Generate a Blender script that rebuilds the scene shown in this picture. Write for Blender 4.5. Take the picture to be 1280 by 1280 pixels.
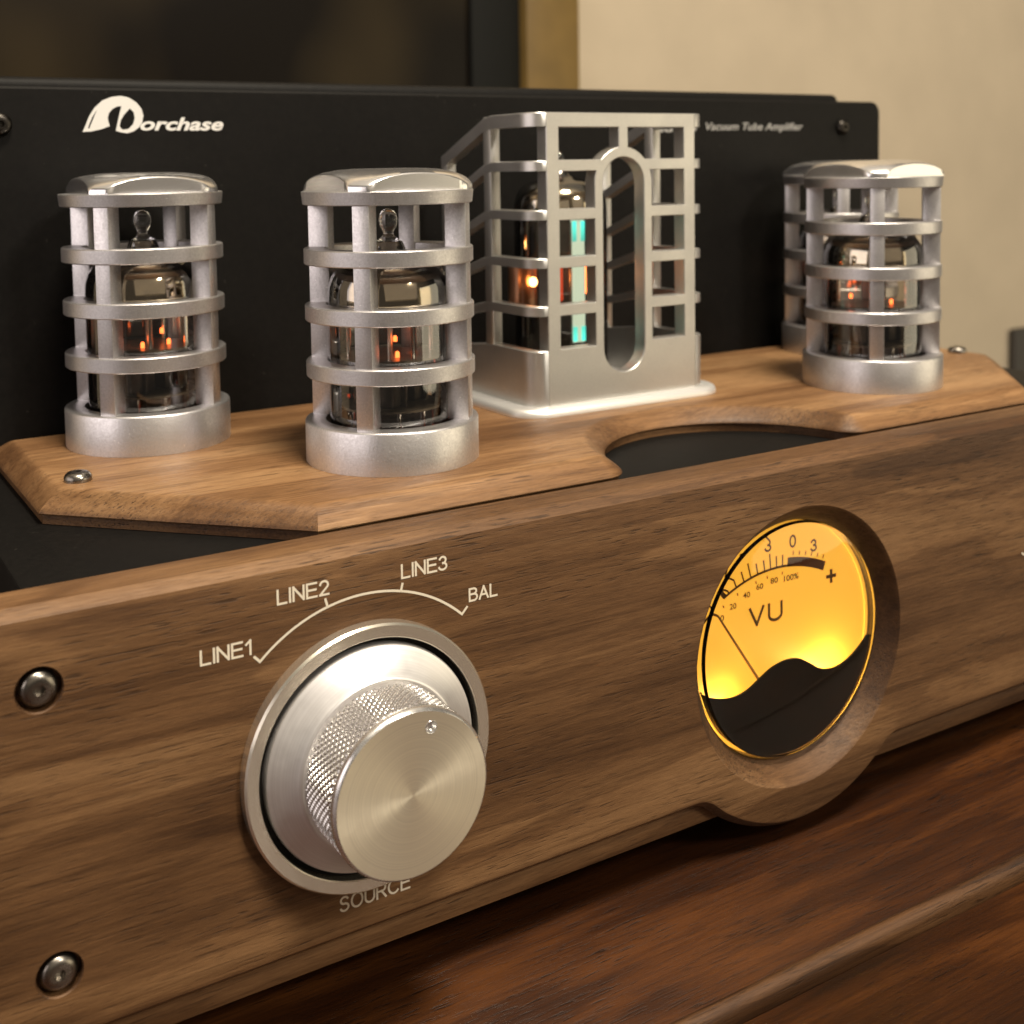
import bpy, bmesh, math, random
from mathutils import Vector, Matrix
from mathutils.geometry import tessellate_polygon

random.seed(7)
S = 0.016                       # one authoring unit = the radius of a tube guard = 16 mm
scene = bpy.context.scene
for o in list(bpy.data.objects):
    bpy.data.objects.remove(o)

# ------------------------------------------------------------------ camera
F, PX, PY = 1494.945, 579.666, 309.859
YAW, PITCH, ROLL = 0.530349, 0.066840, 0.017342
CAM = Vector((-10.53492, -12.64104, 3.42235))
fwd = Vector((math.sin(YAW) * math.cos(PITCH), math.cos(YAW) * math.cos(PITCH), -math.sin(PITCH)))
right = Vector((math.cos(YAW), -math.sin(YAW), 0))
down = fwd.cross(right)
r2 = right * math.cos(ROLL) + down * math.sin(ROLL)
d2 = down * math.cos(ROLL) - right * math.sin(ROLL)
cam_d = bpy.data.cameras.new("camera")
cam = bpy.data.objects.new("camera", cam_d)
scene.collection.objects.link(cam)
mw = Matrix.Identity(4)
for i in range(3):
    mw[i][0] = r2[i]
    mw[i][1] = -d2[i]
    mw[i][2] = -fwd[i]
    mw[i][3] = CAM[i] * S
cam.matrix_world = mw
cam_d.sensor_width = 36
cam_d.lens = F / 1280 * 36
cam_d.shift_x = (640 - PX) / 1280
cam_d.shift_y = (PY - 640) / 1280
cam_d.clip_start = 0.01
cam_d.clip_end = 50
cam_d.dof.use_dof = True
cam_d.dof.focus_distance = 12.4 * S
cam_d.dof.aperture_fstop = (cam_d.lens / 1000) / (0.09 * S)
scene.camera = cam

# ------------------------------------------------------------------ world, lamps, exposure
world = bpy.data.worlds.new("World")
scene.world = world
world.use_nodes = True
bg = world.node_tree.nodes["Background"]
bg.inputs["Color"].default_value = (1.0, 0.86, 0.70, 1)
bg.inputs["Strength"].default_value = 0.06


def lamp(name, loc, target, size, power, color, size_y=None):
    d = bpy.data.lights.new(name, 'AREA')
    d.energy = power
    d.color = color
    d.shape = 'RECTANGLE' if size_y else 'DISK'
    d.size = size
    if size_y:
        d.size_y = size_y
    o = bpy.data.objects.new(name, d)
    scene.collection.objects.link(o)
    o.location = loc
    o.rotation_euler = (Vector(target) - Vector(loc)).to_track_quat('-Z', 'Y').to_euler()
    return o


lamp("ceiling_lamp", (-0.06, -0.42, 1.10), (0.0, 0.0, 0), 0.28, 18.0, (1.0, 0.89, 0.72))
lamp("skirt_highlight_lamp", (0.32, -1.20, 0.95), (0.0, 0.0, 0), 0.24, 9.0, (1.0, 0.91, 0.78))  # extra lamp, added for the highlight on the knob skirt
# light bounced from the ceiling and from the walls behind and beside the photographer
lamp("ceiling_bounce", (0.0, 0.0, 1.6), (0, 0, 0), 2.4, 5.0, (1.0, 0.86, 0.66), 1.8)
lamp("rear_wall_bounce", (-0.2, -1.9, 0.75), (0, 0, 0.1), 2.4, 2.4, (1.0, 0.82, 0.60), 1.3)
lamp("left_wall_bounce", (-1.5, -0.1, 0.40), (0, 0, 0.05), 1.5, 6.5, (1.0, 0.89, 0.86), 0.8)
lamp("right_wall_bounce", (1.3, -1.0, 0.12), (0, 0, 0.0), 1.3, 5.0, (1.0, 0.86, 0.60), 0.8)

vs = scene.view_settings
vs.view_transform = 'Standard'
vs.look = 'None'
vs.exposure = 0.13
vs.gamma = 1
scene.render.engine = 'CYCLES'
scene.cycles.max_bounces = 12
scene.cycles.transparent_max_bounces = 24
scene.cycles.caustics_reflective = False
scene.cycles.caustics_refractive = False


# ------------------------------------------------------------------ materials
def node_mat(name):
    m = bpy.data.materials.new(name)
    m.use_nodes = True
    nt = m.node_tree
    b = nt.nodes["Principled BSDF"]
    return m, nt, b


def N(nt, kind, **kw):
    n = nt.nodes.new(kind)
    for k, v in kw.items():
        if k in n.inputs:
            n.inputs[k].default_value = v
        else:
            setattr(n, k, v)
    return n


def coords(nt, scale, loc=(0, 0, 0), rot=(0, 0, 0)):
    tc = N(nt, 'ShaderNodeTexCoord')
    mp = N(nt, 'ShaderNodeMapping')
    mp.inputs['Scale'].default_value = [s / S for s in scale]
    mp.inputs['Location'].default_value = loc
    mp.inputs['Rotation'].default_value = rot
    nt.links.new(tc.outputs['Object'], mp.inputs['Vector'])
    return mp.outputs['Vector']


def noise(nt, vec, scale, detail=4, rough=0.55, dist=0.0):
    n = N(nt, 'ShaderNodeTexNoise')
    n.inputs['Scale'].default_value = scale
    n.inputs['Detail'].default_value = detail
    n.inputs['Roughness'].default_value = rough
    n.inputs['Distortion'].default_value = dist
    nt.links.new(vec, n.inputs['Vector'])
    return n.outputs['Fac']


def ramp(nt, fac, stops):
    r = N(nt, 'ShaderNodeValToRGB')
    e = r.color_ramp.elements
    while len(e) < len(stops):
        e.new(0.5)
    for el, (p, c) in zip(e, stops):
        el.position = p
        el.color = (*c, 1) if len(c) == 3 else c
    nt.links.new(fac, r.inputs['Fac'])
    return r.outputs['Color']


def math_n(nt, op, a, b):
    m = N(nt, 'ShaderNodeMath', operation=op)
    for i, v in enumerate((a, b)):
        if isinstance(v, (int, float)):
            m.inputs[i].default_value = v
        else:
            nt.links.new(v, m.inputs[i])
    return m.outputs[0]


def mix(nt, fac, a, b, blend='MIX'):
    m = N(nt, 'ShaderNodeMix', data_type='RGBA', blend_type=blend)
    for sock, v in ((m.inputs[0], fac), (m.inputs[6], a), (m.inputs[7], b)):
        if isinstance(v, (int, float)):
            sock.default_value = v
        elif isinstance(v, tuple):
            sock.default_value = (*v, 1)
        else:
            nt.links.new(v, sock)
    return m.outputs[2]


def bump(nt, b, height, strength, dist):
    n = N(nt, 'ShaderNodeBump')
    n.inputs['Strength'].default_value = strength
    n.inputs['Distance'].default_value = dist
    nt.links.new(height, n.inputs['Height'])
    nt.links.new(n.outputs[0], b.inputs['Normal'])


def wood(name, dark, mid, light, seed, rough=0.5, band=1.0, pore=0.7, bumpd=0.00012, tilt=0.0, ringf=0.8):
    m, nt, b = node_mat(name)
    loc = (seed * 3.7, seed * 1.3, seed * 2.1)
    big = noise(nt, coords(nt, (0.11 * band, 0.75 * band, 0.75 * band), loc, (0, tilt, 0)), 1.2, 3, 0.5, 0.6)
    fig = noise(nt, coords(nt, (0.22, 2.6, 2.6), loc, (0, tilt, 0)), 1.6, 4, 0.6, 0.35)
    fib = noise(nt, coords(nt, (1.8, 22, 22), loc, (0, tilt, 0)), 2.0, 7, 0.72, 0.1)
    por = noise(nt, coords(nt, (1.3, 19, 19), (loc[0] + 5, loc[1], loc[2]), (0, tilt, 0)), 2.4, 2, 0.5, 0.1)
    pat = noise(nt, coords(nt, (0.4, 0.9, 0.9), (loc[0] + 9, loc[1], loc[2])), 1.5, 2)
    s = math_n(nt, 'ADD', math_n(nt, 'MULTIPLY', big, 0.64), math_n(nt, 'MULTIPLY', fig, 0.24))
    s = math_n(nt, 'ADD', s, math_n(nt, 'MULTIPLY', fib, 0.12))
    c = ramp(nt, s, [(0.38, dark), (0.50, mid), (0.61, light)])
    ring = N(nt, 'ShaderNodeMath', operation='FRACT')
    nt.links.new(math_n(nt, 'ADD', math_n(nt, 'MULTIPLY', big, 5.0), math_n(nt, 'MULTIPLY', fig, 0.45)), ring.inputs[0])
    rc = ramp(nt, ring.outputs[0], [(0.0, (1.10, 1.09, 1.07)), (0.55, (1.0, 1.0, 1.0)), (0.93, (0.66, 0.62, 0.58)), (1.0, (1.06, 1.05, 1.04))])
    c = mix(nt, ringf, c, rc, 'MULTIPLY')
    fr = ramp(nt, fib, [(0.32, (0.62, 0.58, 0.54)), (0.60, (1.0, 1.0, 1.0)), (0.8, (1.12, 1.12, 1.12))])
    c = mix(nt, 0.55, c, fr, 'MULTIPLY')
    lon = noise(nt, coords(nt, (0.30, 9, 9), (loc[0] + 3, loc[1], loc[2] + 6), (0, tilt, 0)), 2.2, 3, 0.55, 0.2)
    lr = ramp(nt, lon, [(0.34, (0.66, 0.62, 0.58)), (0.50, (1.0, 1.0, 1.0)), (0.72, (1.10, 1.09, 1.08))])
    c = mix(nt, 0.8, c, lr, 'MULTIPLY')
    pm = ramp(nt, por, [(0.57, (0, 0, 0)), (0.66, (1, 1, 1))])
    pmod = ramp(nt, pat, [(0.38, (0.1, 0.1, 0.1)), (0.62, (1, 1, 1))])
    pf = math_n(nt, 'MULTIPLY', math_n(nt, 'MULTIPLY', pm, pmod), pore)
    c = mix(nt, pf, c, tuple(x * 0.38 for x in dark))
    tcn = N(nt, 'ShaderNodeTexCoord')
    sx = N(nt, 'ShaderNodeSeparateXYZ')
    nt.links.new(tcn.outputs['Normal'], sx.inputs[0])
    ax = math_n(nt, 'ABSOLUTE', sx.outputs[0], 0)
    eg = ramp(nt, ax, [(0.12, (1, 1, 1)), (0.62, (0.46, 0.42, 0.38))])      # end grain soaks up the lacquer and is darker
    c = mix(nt, 1.0, c, eg, 'MULTIPLY')
    nt.links.new(c, b.inputs['Base Color'])
    rr = ramp(nt, fib, [(0.3, (rough + .14,) * 3), (0.75, (rough - .06,) * 3)])
    nt.links.new(rr, b.inputs['Roughness'])
    b.inputs['Specular IOR Level'].default_value = 0.35
    h = math_n(nt, 'SUBTRACT', fib, math_n(nt, 'MULTIPLY', pf, 0.8))
    bump(nt, b, h, 0.55, bumpd)
    return m


M = {}
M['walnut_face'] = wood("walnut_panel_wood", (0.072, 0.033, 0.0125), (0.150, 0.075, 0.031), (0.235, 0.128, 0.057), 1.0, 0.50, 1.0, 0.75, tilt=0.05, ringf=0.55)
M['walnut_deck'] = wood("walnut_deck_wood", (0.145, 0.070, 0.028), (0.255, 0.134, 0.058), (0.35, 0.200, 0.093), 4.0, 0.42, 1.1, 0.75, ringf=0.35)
M['table_wood'] = wood("red_brown_table_wood", (0.015, 0.0044, 0.0009), (0.038, 0.0112, 0.0022), (0.082, 0.027, 0.006), 8.0, 0.36, 1.4, 0.8, 0.00010, ringf=0.3)
M['bead_wood'] = wood("table_bead_wood", (0.028, 0.011, 0.0035), (0.058, 0.025, 0.009), (0.11, 0.052, 0.021), 11.0, 0.45, 1.4, 0.6)


def metal(name, color, rough,  grain=0.0, speck=0.0, aniso=0.0, axis='Y', rot=0.0, grain_scale=30, bumpd=0.00004, mtl=1.0):
    m, nt, b = node_mat(name)
    b.inputs['Metallic'].default_value = mtl
    b.inputs['Roughness'].default_value = rough
    b.inputs['Base Color'].default_value = (*color, 1)
    if grain:
        v = coords(nt, (1, 1, 1))
        g = noise(nt, v, grain_scale, 3, 0.7)
        big = noise(nt, v, 2.2, 3, 0.6)
        s = math_n(nt, 'ADD', math_n(nt, 'MULTIPLY', g, 0.6), math_n(nt, 'MULTIPLY', big, 0.4))
        c = ramp(nt, s, [(0.35, tuple(x * (1 - grain) for x in color)), (0.62, color)])
        if speck:
            sp = noise(nt, coords(nt, (1, 1, 1), (3, 1, 2)), grain_scale * 1.1, 1, 0.5)
            f = ramp(nt, sp, [(0.70, (0, 0, 0)), (0.76, (speck,) * 3)])
            c = mix(nt, f, c, (0.97, 0.95, 0.93))
        oi = N(nt, 'ShaderNodeObjectInfo')
        var = ramp(nt, oi.outputs['Random'], [(0.0, (0.90, 0.895, 0.89)), (1.0, (1.0, 1.0, 1.0))])
        c = mix(nt, 1.0, c, var, 'MULTIPLY')
        nt.links.new(c, b.inputs['Base Color'])
        rr = ramp(nt, s, [(0.35, (rough + .10,) * 3), (0.65, (rough - .05,) * 3)])
        nt.links.new(rr, b.inputs['Roughness'])
        bump(nt, b, g, 0.5, bumpd)
    if aniso:
        sm_ = noise(nt, coords(nt, (1, 1, 1), (rough * 9, 1, 4)), 1.6, 4, 0.7)
        vl = N(nt, 'ShaderNodeVectorMath', operation='LENGTH')
        nt.links.new(coords(nt, (1, 0, 1)), vl.inputs[0])
        cb = N(nt, 'ShaderNodeCombineXYZ')
        nt.links.new(vl.outputs['Value'], cb.inputs[0])
        turn = noise(nt, cb.outputs[0], 45.0, 3, 0.8)                  # fine turning rings
        nt.links.new(ramp(nt, turn, [(0.3, tuple(x * .86 for x in color)), (0.7, tuple(min(1, x * 1.06) for x in color))]), b.inputs['Base Color'])
        sm2 = math_n(nt, 'ADD', math_n(nt, 'MULTIPLY', sm_, 0.6), math_n(nt, 'MULTIPLY', turn, 0.4))
        nt.links.new(ramp(nt, sm2, [(0.35, (rough - .06,) * 3), (0.65, (rough + .07,) * 3)]), b.inputs['Roughness'])
        t = N(nt, 'ShaderNodeTangent', direction_type='RADIAL', axis=axis)
        nt.links.new(t.outputs[0], b.inputs['Tangent'])
        b.inputs['Anisotropic'].default_value = aniso
        b.inputs['Anisotropic Rotation'].default_value = rot
    return m


M['cast'] = metal("blasted_aluminium", (0.80, 0.78, 0.785), 0.38, 0.24, 0.9, grain_scale=34, bumpd=0.00006, mtl=0.96)
M['polished'] = metal("turned_bright_aluminium", (0.88, 0.865, 0.85), 0.25, 0.05, grain_scale=14, mtl=0.92, bumpd=0.000008)
M['flange'] = metal("lit_satin_aluminium", (0.93, 0.92, 0.90), 0.42, mtl=0.72)  # lighter copy of the satin metal, lamp glare put into its colour
M['lid'] = metal("machined_lid_aluminium", (0.88, 0.865, 0.86), 0.24, mtl=0.94)
M['satin'] = metal("satin_aluminium", (0.70, 0.685, 0.66), 0.38, 0.08, grain_scale=40, bumpd=0.00004, mtl=0.9)
M['knob_face'] = metal("spun_champagne_aluminium", (0.95, 0.86, 0.67), 0.40, aniso=0.7, axis='Y', mtl=0.8)
M['skirt'] = metal("spun_silver_aluminium", (0.86, 0.84, 0.84), 0.36, aniso=0.6, axis='Y', mtl=0.82)
M['bezel'] = metal("bright_turned_aluminium", (0.90, 0.84, 0.72), 0.26, mtl=0.9)
M['knurl'] = metal("knurled_aluminium", (0.82, 0.80, 0.78), 0.22)
M['screw'] = metal("dark_steel", (0.36, 0.33, 0.29), 0.26, 0.3, grain_scale=8)
M['black_screw'] = metal("blackened_steel", (0.05, 0.045, 0.04), 0.35)
M['pin'] = metal("bright_nickel_wire", (0.8, 0.78, 0.74), 0.2)
M['getter'] = metal("getter_mirror", (0.74, 0.67, 0.54), 0.07, 0.2, grain_scale=3, bumpd=0.00002)
M['getter_bright'] = metal("silver_getter_mirror", (0.85, 0.80, 0.68), 0.12)
M['anode'] = metal("dark_anode_plate", (0.16, 0.145, 0.13), 0.42, 0.3, grain_scale=6)


def plain(name, color, rough, spec=0.5, noise_amt=0.0, nscale=4.0, dust=0.0, bumpd=0.0):
    m, nt, b = node_mat(name)
    b.inputs['Base Color'].default_value = (*color, 1)
    b.inputs['Roughness'].default_value = rough
    b.inputs['Specular IOR Level'].default_value = spec
    c = None
    if noise_amt:
        f = noise(nt, coords(nt, (1, 1, 1)), nscale, 4)
        c = ramp(nt, f, [(0.3, tuple(x * (1 - noise_amt) for x in color)), (0.7, tuple(x * (1 + noise_amt) for x in color))])
        if bumpd:
            bump(nt, b, noise(nt, coords(nt, (1, 1, 1)), nscale * 12, 3), 0.5, bumpd)
    if dust:
        sp = noise(nt, coords(nt, (1, 1, 1), (7, 2, 5)), 9.0, 2, 0.6)
        f = ramp(nt, sp, [(0.72, (0, 0, 0)), (0.78, (dust,) * 3)])
        c = mix(nt, f, c if c is not None else color, (0.35, 0.32, 0.28))
    if c is not None:
        nt.links.new(c, b.inputs['Base Color'])
    return m


M['black'] = plain("black_powder_coat", (0.0055, 0.0048, 0.0042), 0.55, 0.15, 0.25, 12, 0.06, 0.00005)
M['black_plastic'] = plain("black_plastic", (0.012, 0.011, 0.010), 0.75, 0.2)
M['rubber'] = plain("black_rubber", (0.01, 0.01, 0.01), 0.8)
M['print_cream'] = plain("cream_ink", (0.80, 0.72, 0.58), 0.6)
M['print_white'] = plain("white_ink", (0.82, 0.80, 0.77), 0.6)
M['print_grey'] = plain("grey_ink", (0.42, 0.41, 0.39), 0.6)
M['print_brown'] = plain("brown_ink", (0.16, 0.06, 0.008), 0.7)
M['print_red'] = plain("red_brown_ink", (0.20, 0.045, 0.006), 0.7)
M['mica'] = plain("mica_plate", (0.30, 0.25, 0.19), 0.3, 0.5, 0.3, 5)
M['wall'] = plain("cream_wall_paint", (0.51, 0.425, 0.31), 0.75, 0.3, 0.06, 0.25, 0, 0.0004)
M['frame_wood'] = plain("ochre_painted_wood", (0.155, 0.095, 0.024), 0.5, 0.4, 0.15, 0.6)
M['dark_gap'] = plain("black_seal", (0.004, 0.004, 0.003), 0.7, 0.2)
M['dark_cabinet'] = plain("dark_cabinet_paint", (0.03, 0.025, 0.02), 0.5)
M['ceramic'] = plain("dark_socket", (0.015, 0.013, 0.012), 0.35)
m, nt, b = node_mat("dark_glass_painted_reflection")
f = noise(nt, coords(nt, (0.16, 0.16, 0.10), (2.3, 0, 0.4)), 1.0, 2, 0.4)
c = ramp(nt, f, [(0.42, (0.003, 0.0015, 0.0005)), (0.66, (0.028, 0.019, 0.008))])  # brown patches paint the room's reflection into the pane
nt.links.new(c, b.inputs['Base Color'])
b.inputs['Roughness'].default_value = 0.35
b.inputs['Specular IOR Level'].default_value = 0.15
M['dark_glass'] = m


def emis(name, color, strength, base=(0, 0, 0)):
    m, nt, b = node_mat(name)
    b.inputs['Base Color'].default_value = (*base, 1)
    b.inputs['Emission Color'].default_value = (*color, 1)
    b.inputs['Emission Strength'].default_value = strength
    return m


def graded(name, color, strength, base=(0, 0, 0)):
    m = emis(name, color, strength, base)
    nt = m.node_tree
    tc = N(nt, 'ShaderNodeTexCoord')
    sx = N(nt, 'ShaderNodeSeparateXYZ')
    nt.links.new(tc.outputs['Object'], sx.inputs[0])
    d_ = math_n(nt, 'ABSOLUTE', math_n(nt, 'SUBTRACT', sx.outputs[2], 1.70 * S), 0)
    mr = N(nt, 'ShaderNodeMapRange')
    mr.inputs[1].default_value = 0.55 * S
    mr.inputs[2].default_value = 0.86 * S
    mr.inputs[3].default_value = 0.35 * strength
    mr.inputs[4].default_value = strength * 1.15
    nt.links.new(d_, mr.inputs[0])
    nt.links.new(mr.outputs[0], nt.nodes["Principled BSDF"].inputs['Emission Strength'])
    return m


M['dial'] = emis("backlit_dial_paper", (1.0, 0.47, 0.045), 0.92, (0.75, 0.52, 0.16))
M['heater'] = emis("glowing_heater", (1.0, 0.16, 0.035), 5.0)
M['heater_dim'] = emis("faint_heater_glow", (1.0, 0.08, 0.015), 0.7)
M['cathode'] = emis("bright_cathode_glow", (1.0, 0.42, 0.13), 14.0)
M['side_glow'] = emis("added_orange_glow", (1.0, 0.20, 0.05), 8.0)
M['phosphor'] = emis("pale_green_phosphor", (0.62, 0.76, 0.58), 0.95, (0.5, 0.55, 0.45))
M['phosphor_bright'] = graded("lit_blue_green_phosphor", (0.06, 0.95, 0.80), 1.3, (0.3, 0.5, 0.4))


def thin_glass(name, tint, extra=0.0):
    m = bpy.data.materials.new(name)
    m.use_nodes = True
    nt = m.node_tree
    nt.nodes.clear()
    out = N(nt, 'ShaderNodeOutputMaterial')
    tr = N(nt, 'ShaderNodeBsdfTransparent')
    tr.inputs[0].default_value = (*tint, 1)
    gl = N(nt, 'ShaderNodeBsdfGlossy')
    gl.inputs['Roughness'].default_value = 0.02
    fr = N(nt, 'ShaderNodeFresnel')
    fr.inputs['IOR'].default_value = 1.5
    a = math_n(nt, 'ADD', fr.outputs[0], extra)
    mx = N(nt, 'ShaderNodeMixShader')
    nt.links.new(a, mx.inputs[0])
    nt.links.new(tr.outputs[0], mx.inputs[1])
    nt.links.new(gl.outputs[0], mx.inputs[2])
    nt.links.new(mx.outputs[0], out.inputs[0])
    return m


M['tube_glass'] = thin_glass("smoky_tube_glass", (0.90, 0.86, 0.80), 0.13)
m, nt, b = node_mat("solid_clear_glass")
b.inputs['Base Color'].default_value = (1, 1, 1, 1)
b.inputs['Roughness'].default_value = 0.03
b.inputs['Transmission Weight'].default_value = 1
b.inputs['IOR'].default_value = 1.5
M['tip_glass'] = m
m, nt, b = node_mat("clear_meter_cover")
b.inputs['Base Color'].default_value = (1, 0.98, 0.94, 1)
b.inputs['Roughness'].default_value = 0.02
b.inputs['Transmission Weight'].default_value = 1
b.inputs['IOR'].default_value = 1.45
M['cover'] = m


# ------------------------------------------------------------------ mesh helpers (authored in units of S)
class MB:
    def __init__(self):
        self.bm = bmesh.new()

    def face(self, pts):
        vs_ = [self.bm.verts.new(p) for p in pts]
        return self.bm.faces.new(vs_)

    def box(self, x0, x1, y0, y1, z0, z1, bev=0.0, seg=2, mat4=None):
        t = bmesh.new()
        bmesh.ops.create_cube(t, size=1)
        for v in t.verts:
            v.co = Vector((x0 + (v.co.x + .5) * (x1 - x0), y0 + (v.co.y + .5) * (y1 - y0), z0 + (v.co.z + .5) * (z1 - z0)))
        if bev:
            bmesh.ops.bevel(t, geom=t.edges[:], offset=bev, segments=seg, profile=0.5, affect='EDGES')
        self.merge(t, mat4)

    def merge(self, t, mat4=None):
        if mat4 is not None:
            t.transform(mat4)
        me = bpy.data.meshes.new("tmp")
        t.to_mesh(me)
        t.free()
        self.bm.from_mesh(me)
        bpy.data.meshes.remove(me)

    def lathe(self, prof, axis='Z', center=(0, 0, 0), n=64, close=False):
        """prof: (radius, height) list revolved about an axis through center; close joins last to first"""
        c = Vector(center)

        def P(r, h, a):
            x, y = r * math.cos(a), r * math.sin(a)
            if axis == 'Z':
                return c + Vector((x, y, h))
            return c + Vector((x, h, y))
        rings = []
        for r, h in prof:
            if r < 1e-6:
                rings.append([self.bm.verts.new(P(0, h, 0))])
            else:
                rings.append([self.bm.verts.new(P(r, h, 2 * math.pi * i / n)) for i in range(n)])
        pairs = list(zip(rings, rings[1:]))
        if close:
            pairs.append((rings[-1], rings[0]))
        for a, b2 in pairs:
            for i in range(n):
                j = (i + 1) % n
                if len(a) == 1 and len(b2) == 1:
                    continue
                if len(a) == 1:
                    self.bm.faces.new((a[0], b2[i], b2[j]))
                elif len(b2) == 1:
                    self.bm.faces.new((a[i], a[j], b2[0]))
                else:
                    self.bm.faces.new((a[i], a[j], b2[j], b2[i]))

    def loops(self, loops_, cap0=True, cap1=True, close=True):
        rows = [[self.bm.verts.new(p) for p in l] for l in loops_]
        n = len(rows[0])
        for a, b2 in zip(rows, rows[1:]):
            for i in range(n if close else n - 1):
                j = (i + 1) % n
                self.bm.faces.new((a[i], a[j], b2[j], b2[i]))
        if cap0:
            self.bm.faces.new(rows[0][::-1])
        if cap1:
            self.bm.faces.new(rows[-1])

    def tube(self, pts, r, n=8):
        pts = [Vector(p) for p in pts]
        L = []
        for i, p in enumerate(pts):
            d = (pts[min(i + 1, len(pts) - 1)] - pts[max(i - 1, 0)]).normalized()
            a = d.cross(Vector((0.31, 0.77, 0.55))).normalized()
            b2 = d.cross(a)
            rr = r[i] if isinstance(r, (list, tuple)) else r
            L.append([p + (a * math.cos(t) + b2 * math.sin(t)) * rr for t in [2 * math.pi * k / n for k in range(n)]])
        self.loops(L)

    def flat(self, outer, holes, mapf):
        """a flat sheet with holes; mapf turns (a, b) into a point"""
        polys = [outer] + list(holes)
        tri = tessellate_polygon([[Vector((p[0], p[1], 0)) for p in q] for q in polys])
        flatp = [p for q in polys for p in q]
        vs_ = [self.bm.verts.new(mapf(*p)) for p in flatp]
        for t in tri:
            try:
                self.bm.faces.new([vs_[i] for i in t])
            except ValueError:
                pass

    def plate(self, outer, levels, holes, mapf):
        """outer: closed CCW polygon; levels: (inset, depth) from the face to the back; holes: (polygon, [(inset, depth)...], closed)"""
        front = inset(outer, levels[0][0])
        d0 = levels[0][1]
        hp = [inset(h, lv[0][0]) for h, lv, cl in holes]
        self.flat(front, hp, lambda a, b2: mapf(a, b2, d0))
        self.loops([[mapf(p[0], p[1], d) for p in inset(outer, i)] for i, d in levels], False, False)
        through = [inset(h, lv[-1][0]) for h, lv, cl in holes if not cl]
        dl = levels[-1][1]
        self.flat(inset(outer, levels[-1][0]), through, lambda a, b2: mapf(a, b2, dl))
        for h, lv, cl in holes:
            self.loops([[mapf(p[0], p[1], d) for p in inset(h, i)] for i, d in lv], False, cl)

    def build(self, name, mat, parent=None, origin=(0, 0, 0), smooth=40, merge=True):
        if merge:
            bmesh.ops.remove_doubles(self.bm, verts=self.bm.verts[:], dist=1e-5)
        bmesh.ops.recalc_face_normals(self.bm, faces=self.bm.faces[:])
        o3 = Vector(origin)
        for v in self.bm.verts:
            v.co = (v.co - o3) * S
        me = bpy.data.meshes.new(name)
        self.bm.to_mesh(me)
        self.bm.free()
        me.materials.append(mat)
        if smooth:
            for p in me.polygons:
                p.use_smooth = True
            me.set_sharp_from_angle(angle=math.radians(smooth))
        o = bpy.data.objects.new(name, me)
        scene.collection.objects.link(o)
        if parent:
            o.parent = parent
        return o


def inset(poly, d):
    """offset a CCW polygon inwards by d (outwards if negative)"""
    if abs(d) < 1e-9:
        return list(poly)
    out = []
    n = len(poly)
    for i in range(n):
        p0, p1, p2 = Vector(poly[i - 1]), Vector(poly[i]), Vector(poly[(i + 1) % n])
        e1, e2 = (p1 - p0).normalized(), (p2 - p1).normalized()
        n1, n2 = Vector((-e1.y, e1.x)), Vector((-e2.y, e2.x))
        m_ = (n1 + n2)
        k = 1 + n1.dot(n2)
        if k < 0.2:
            k = 0.2
        out.append(tuple(p1 + m_ * (d / k)))
    return out


def arc(cx, cy, r, a0, a1, n):
    return [(cx + r * math.cos(math.radians(a0 + (a1 - a0) * i / n)), cy + r * math.sin(math.radians(a0 + (a1 - a0) * i / n))) for i in range(n + 1)]


def circle(cx, cy, r, n=64, a0=0):
    return [(cx + r * math.cos(2 * math.pi * i / n + a0), cy + r * math.sin(2 * math.pi * i / n + a0)) for i in range(n)]


def fillet(poly, radii, seg=5):
    """round corner i of a CCW polygon with radii[i]"""
    out = []
    n = len(poly)
    for i in range(n):
        r = radii[i] if isinstance(radii, (list, tuple)) else radii
        p0, p1, p2 = Vector(poly[i - 1]), Vector(poly[i]), Vector(poly[(i + 1) % n])
        if r <= 0:
            out.append(tuple(p1))
            continue
        a, b2 = (p0 - p1).normalized(), (p2 - p1).normalized()
        ang = math.acos(max(-1, min(1, a.dot(b2))))
        t = r / math.tan(ang / 2)
        s_, e_ = p1 + a * t, p1 + b2 * t
        c_ = p1 + (a + b2).normalized() * (r / math.sin(ang / 2))
        v0, v1 = s_ - c_, e_ - c_
        th = math.atan2(v0.x * v1.y - v0.y * v1.x, v0.dot(v1))
        for k in range(seg + 1):
            q = th * k / seg
            out.append((c_.x + v0.x * math.cos(q) - v0.y * math.sin(q), c_.y + v0.x * math.sin(q) + v0.y * math.cos(q)))
    return out


def thing(name, label, cat, loc, group=None):
    o = bpy.data.objects.new(name, None)
    scene.collection.objects.link(o)
    o.location = Vector(loc) * S
    o.empty_display_size = 0.01
    o['label'] = label
    o['category'] = cat
    if group:
        o['group'] = group
    return o


def copy_tree(o, parent=None):
    c_ = o.copy()
    scene.collection.objects.link(c_)
    if parent:
        c_.parent = parent
    for ch in list(o.children):
        copy_tree(ch, c_)
    return c_


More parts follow.
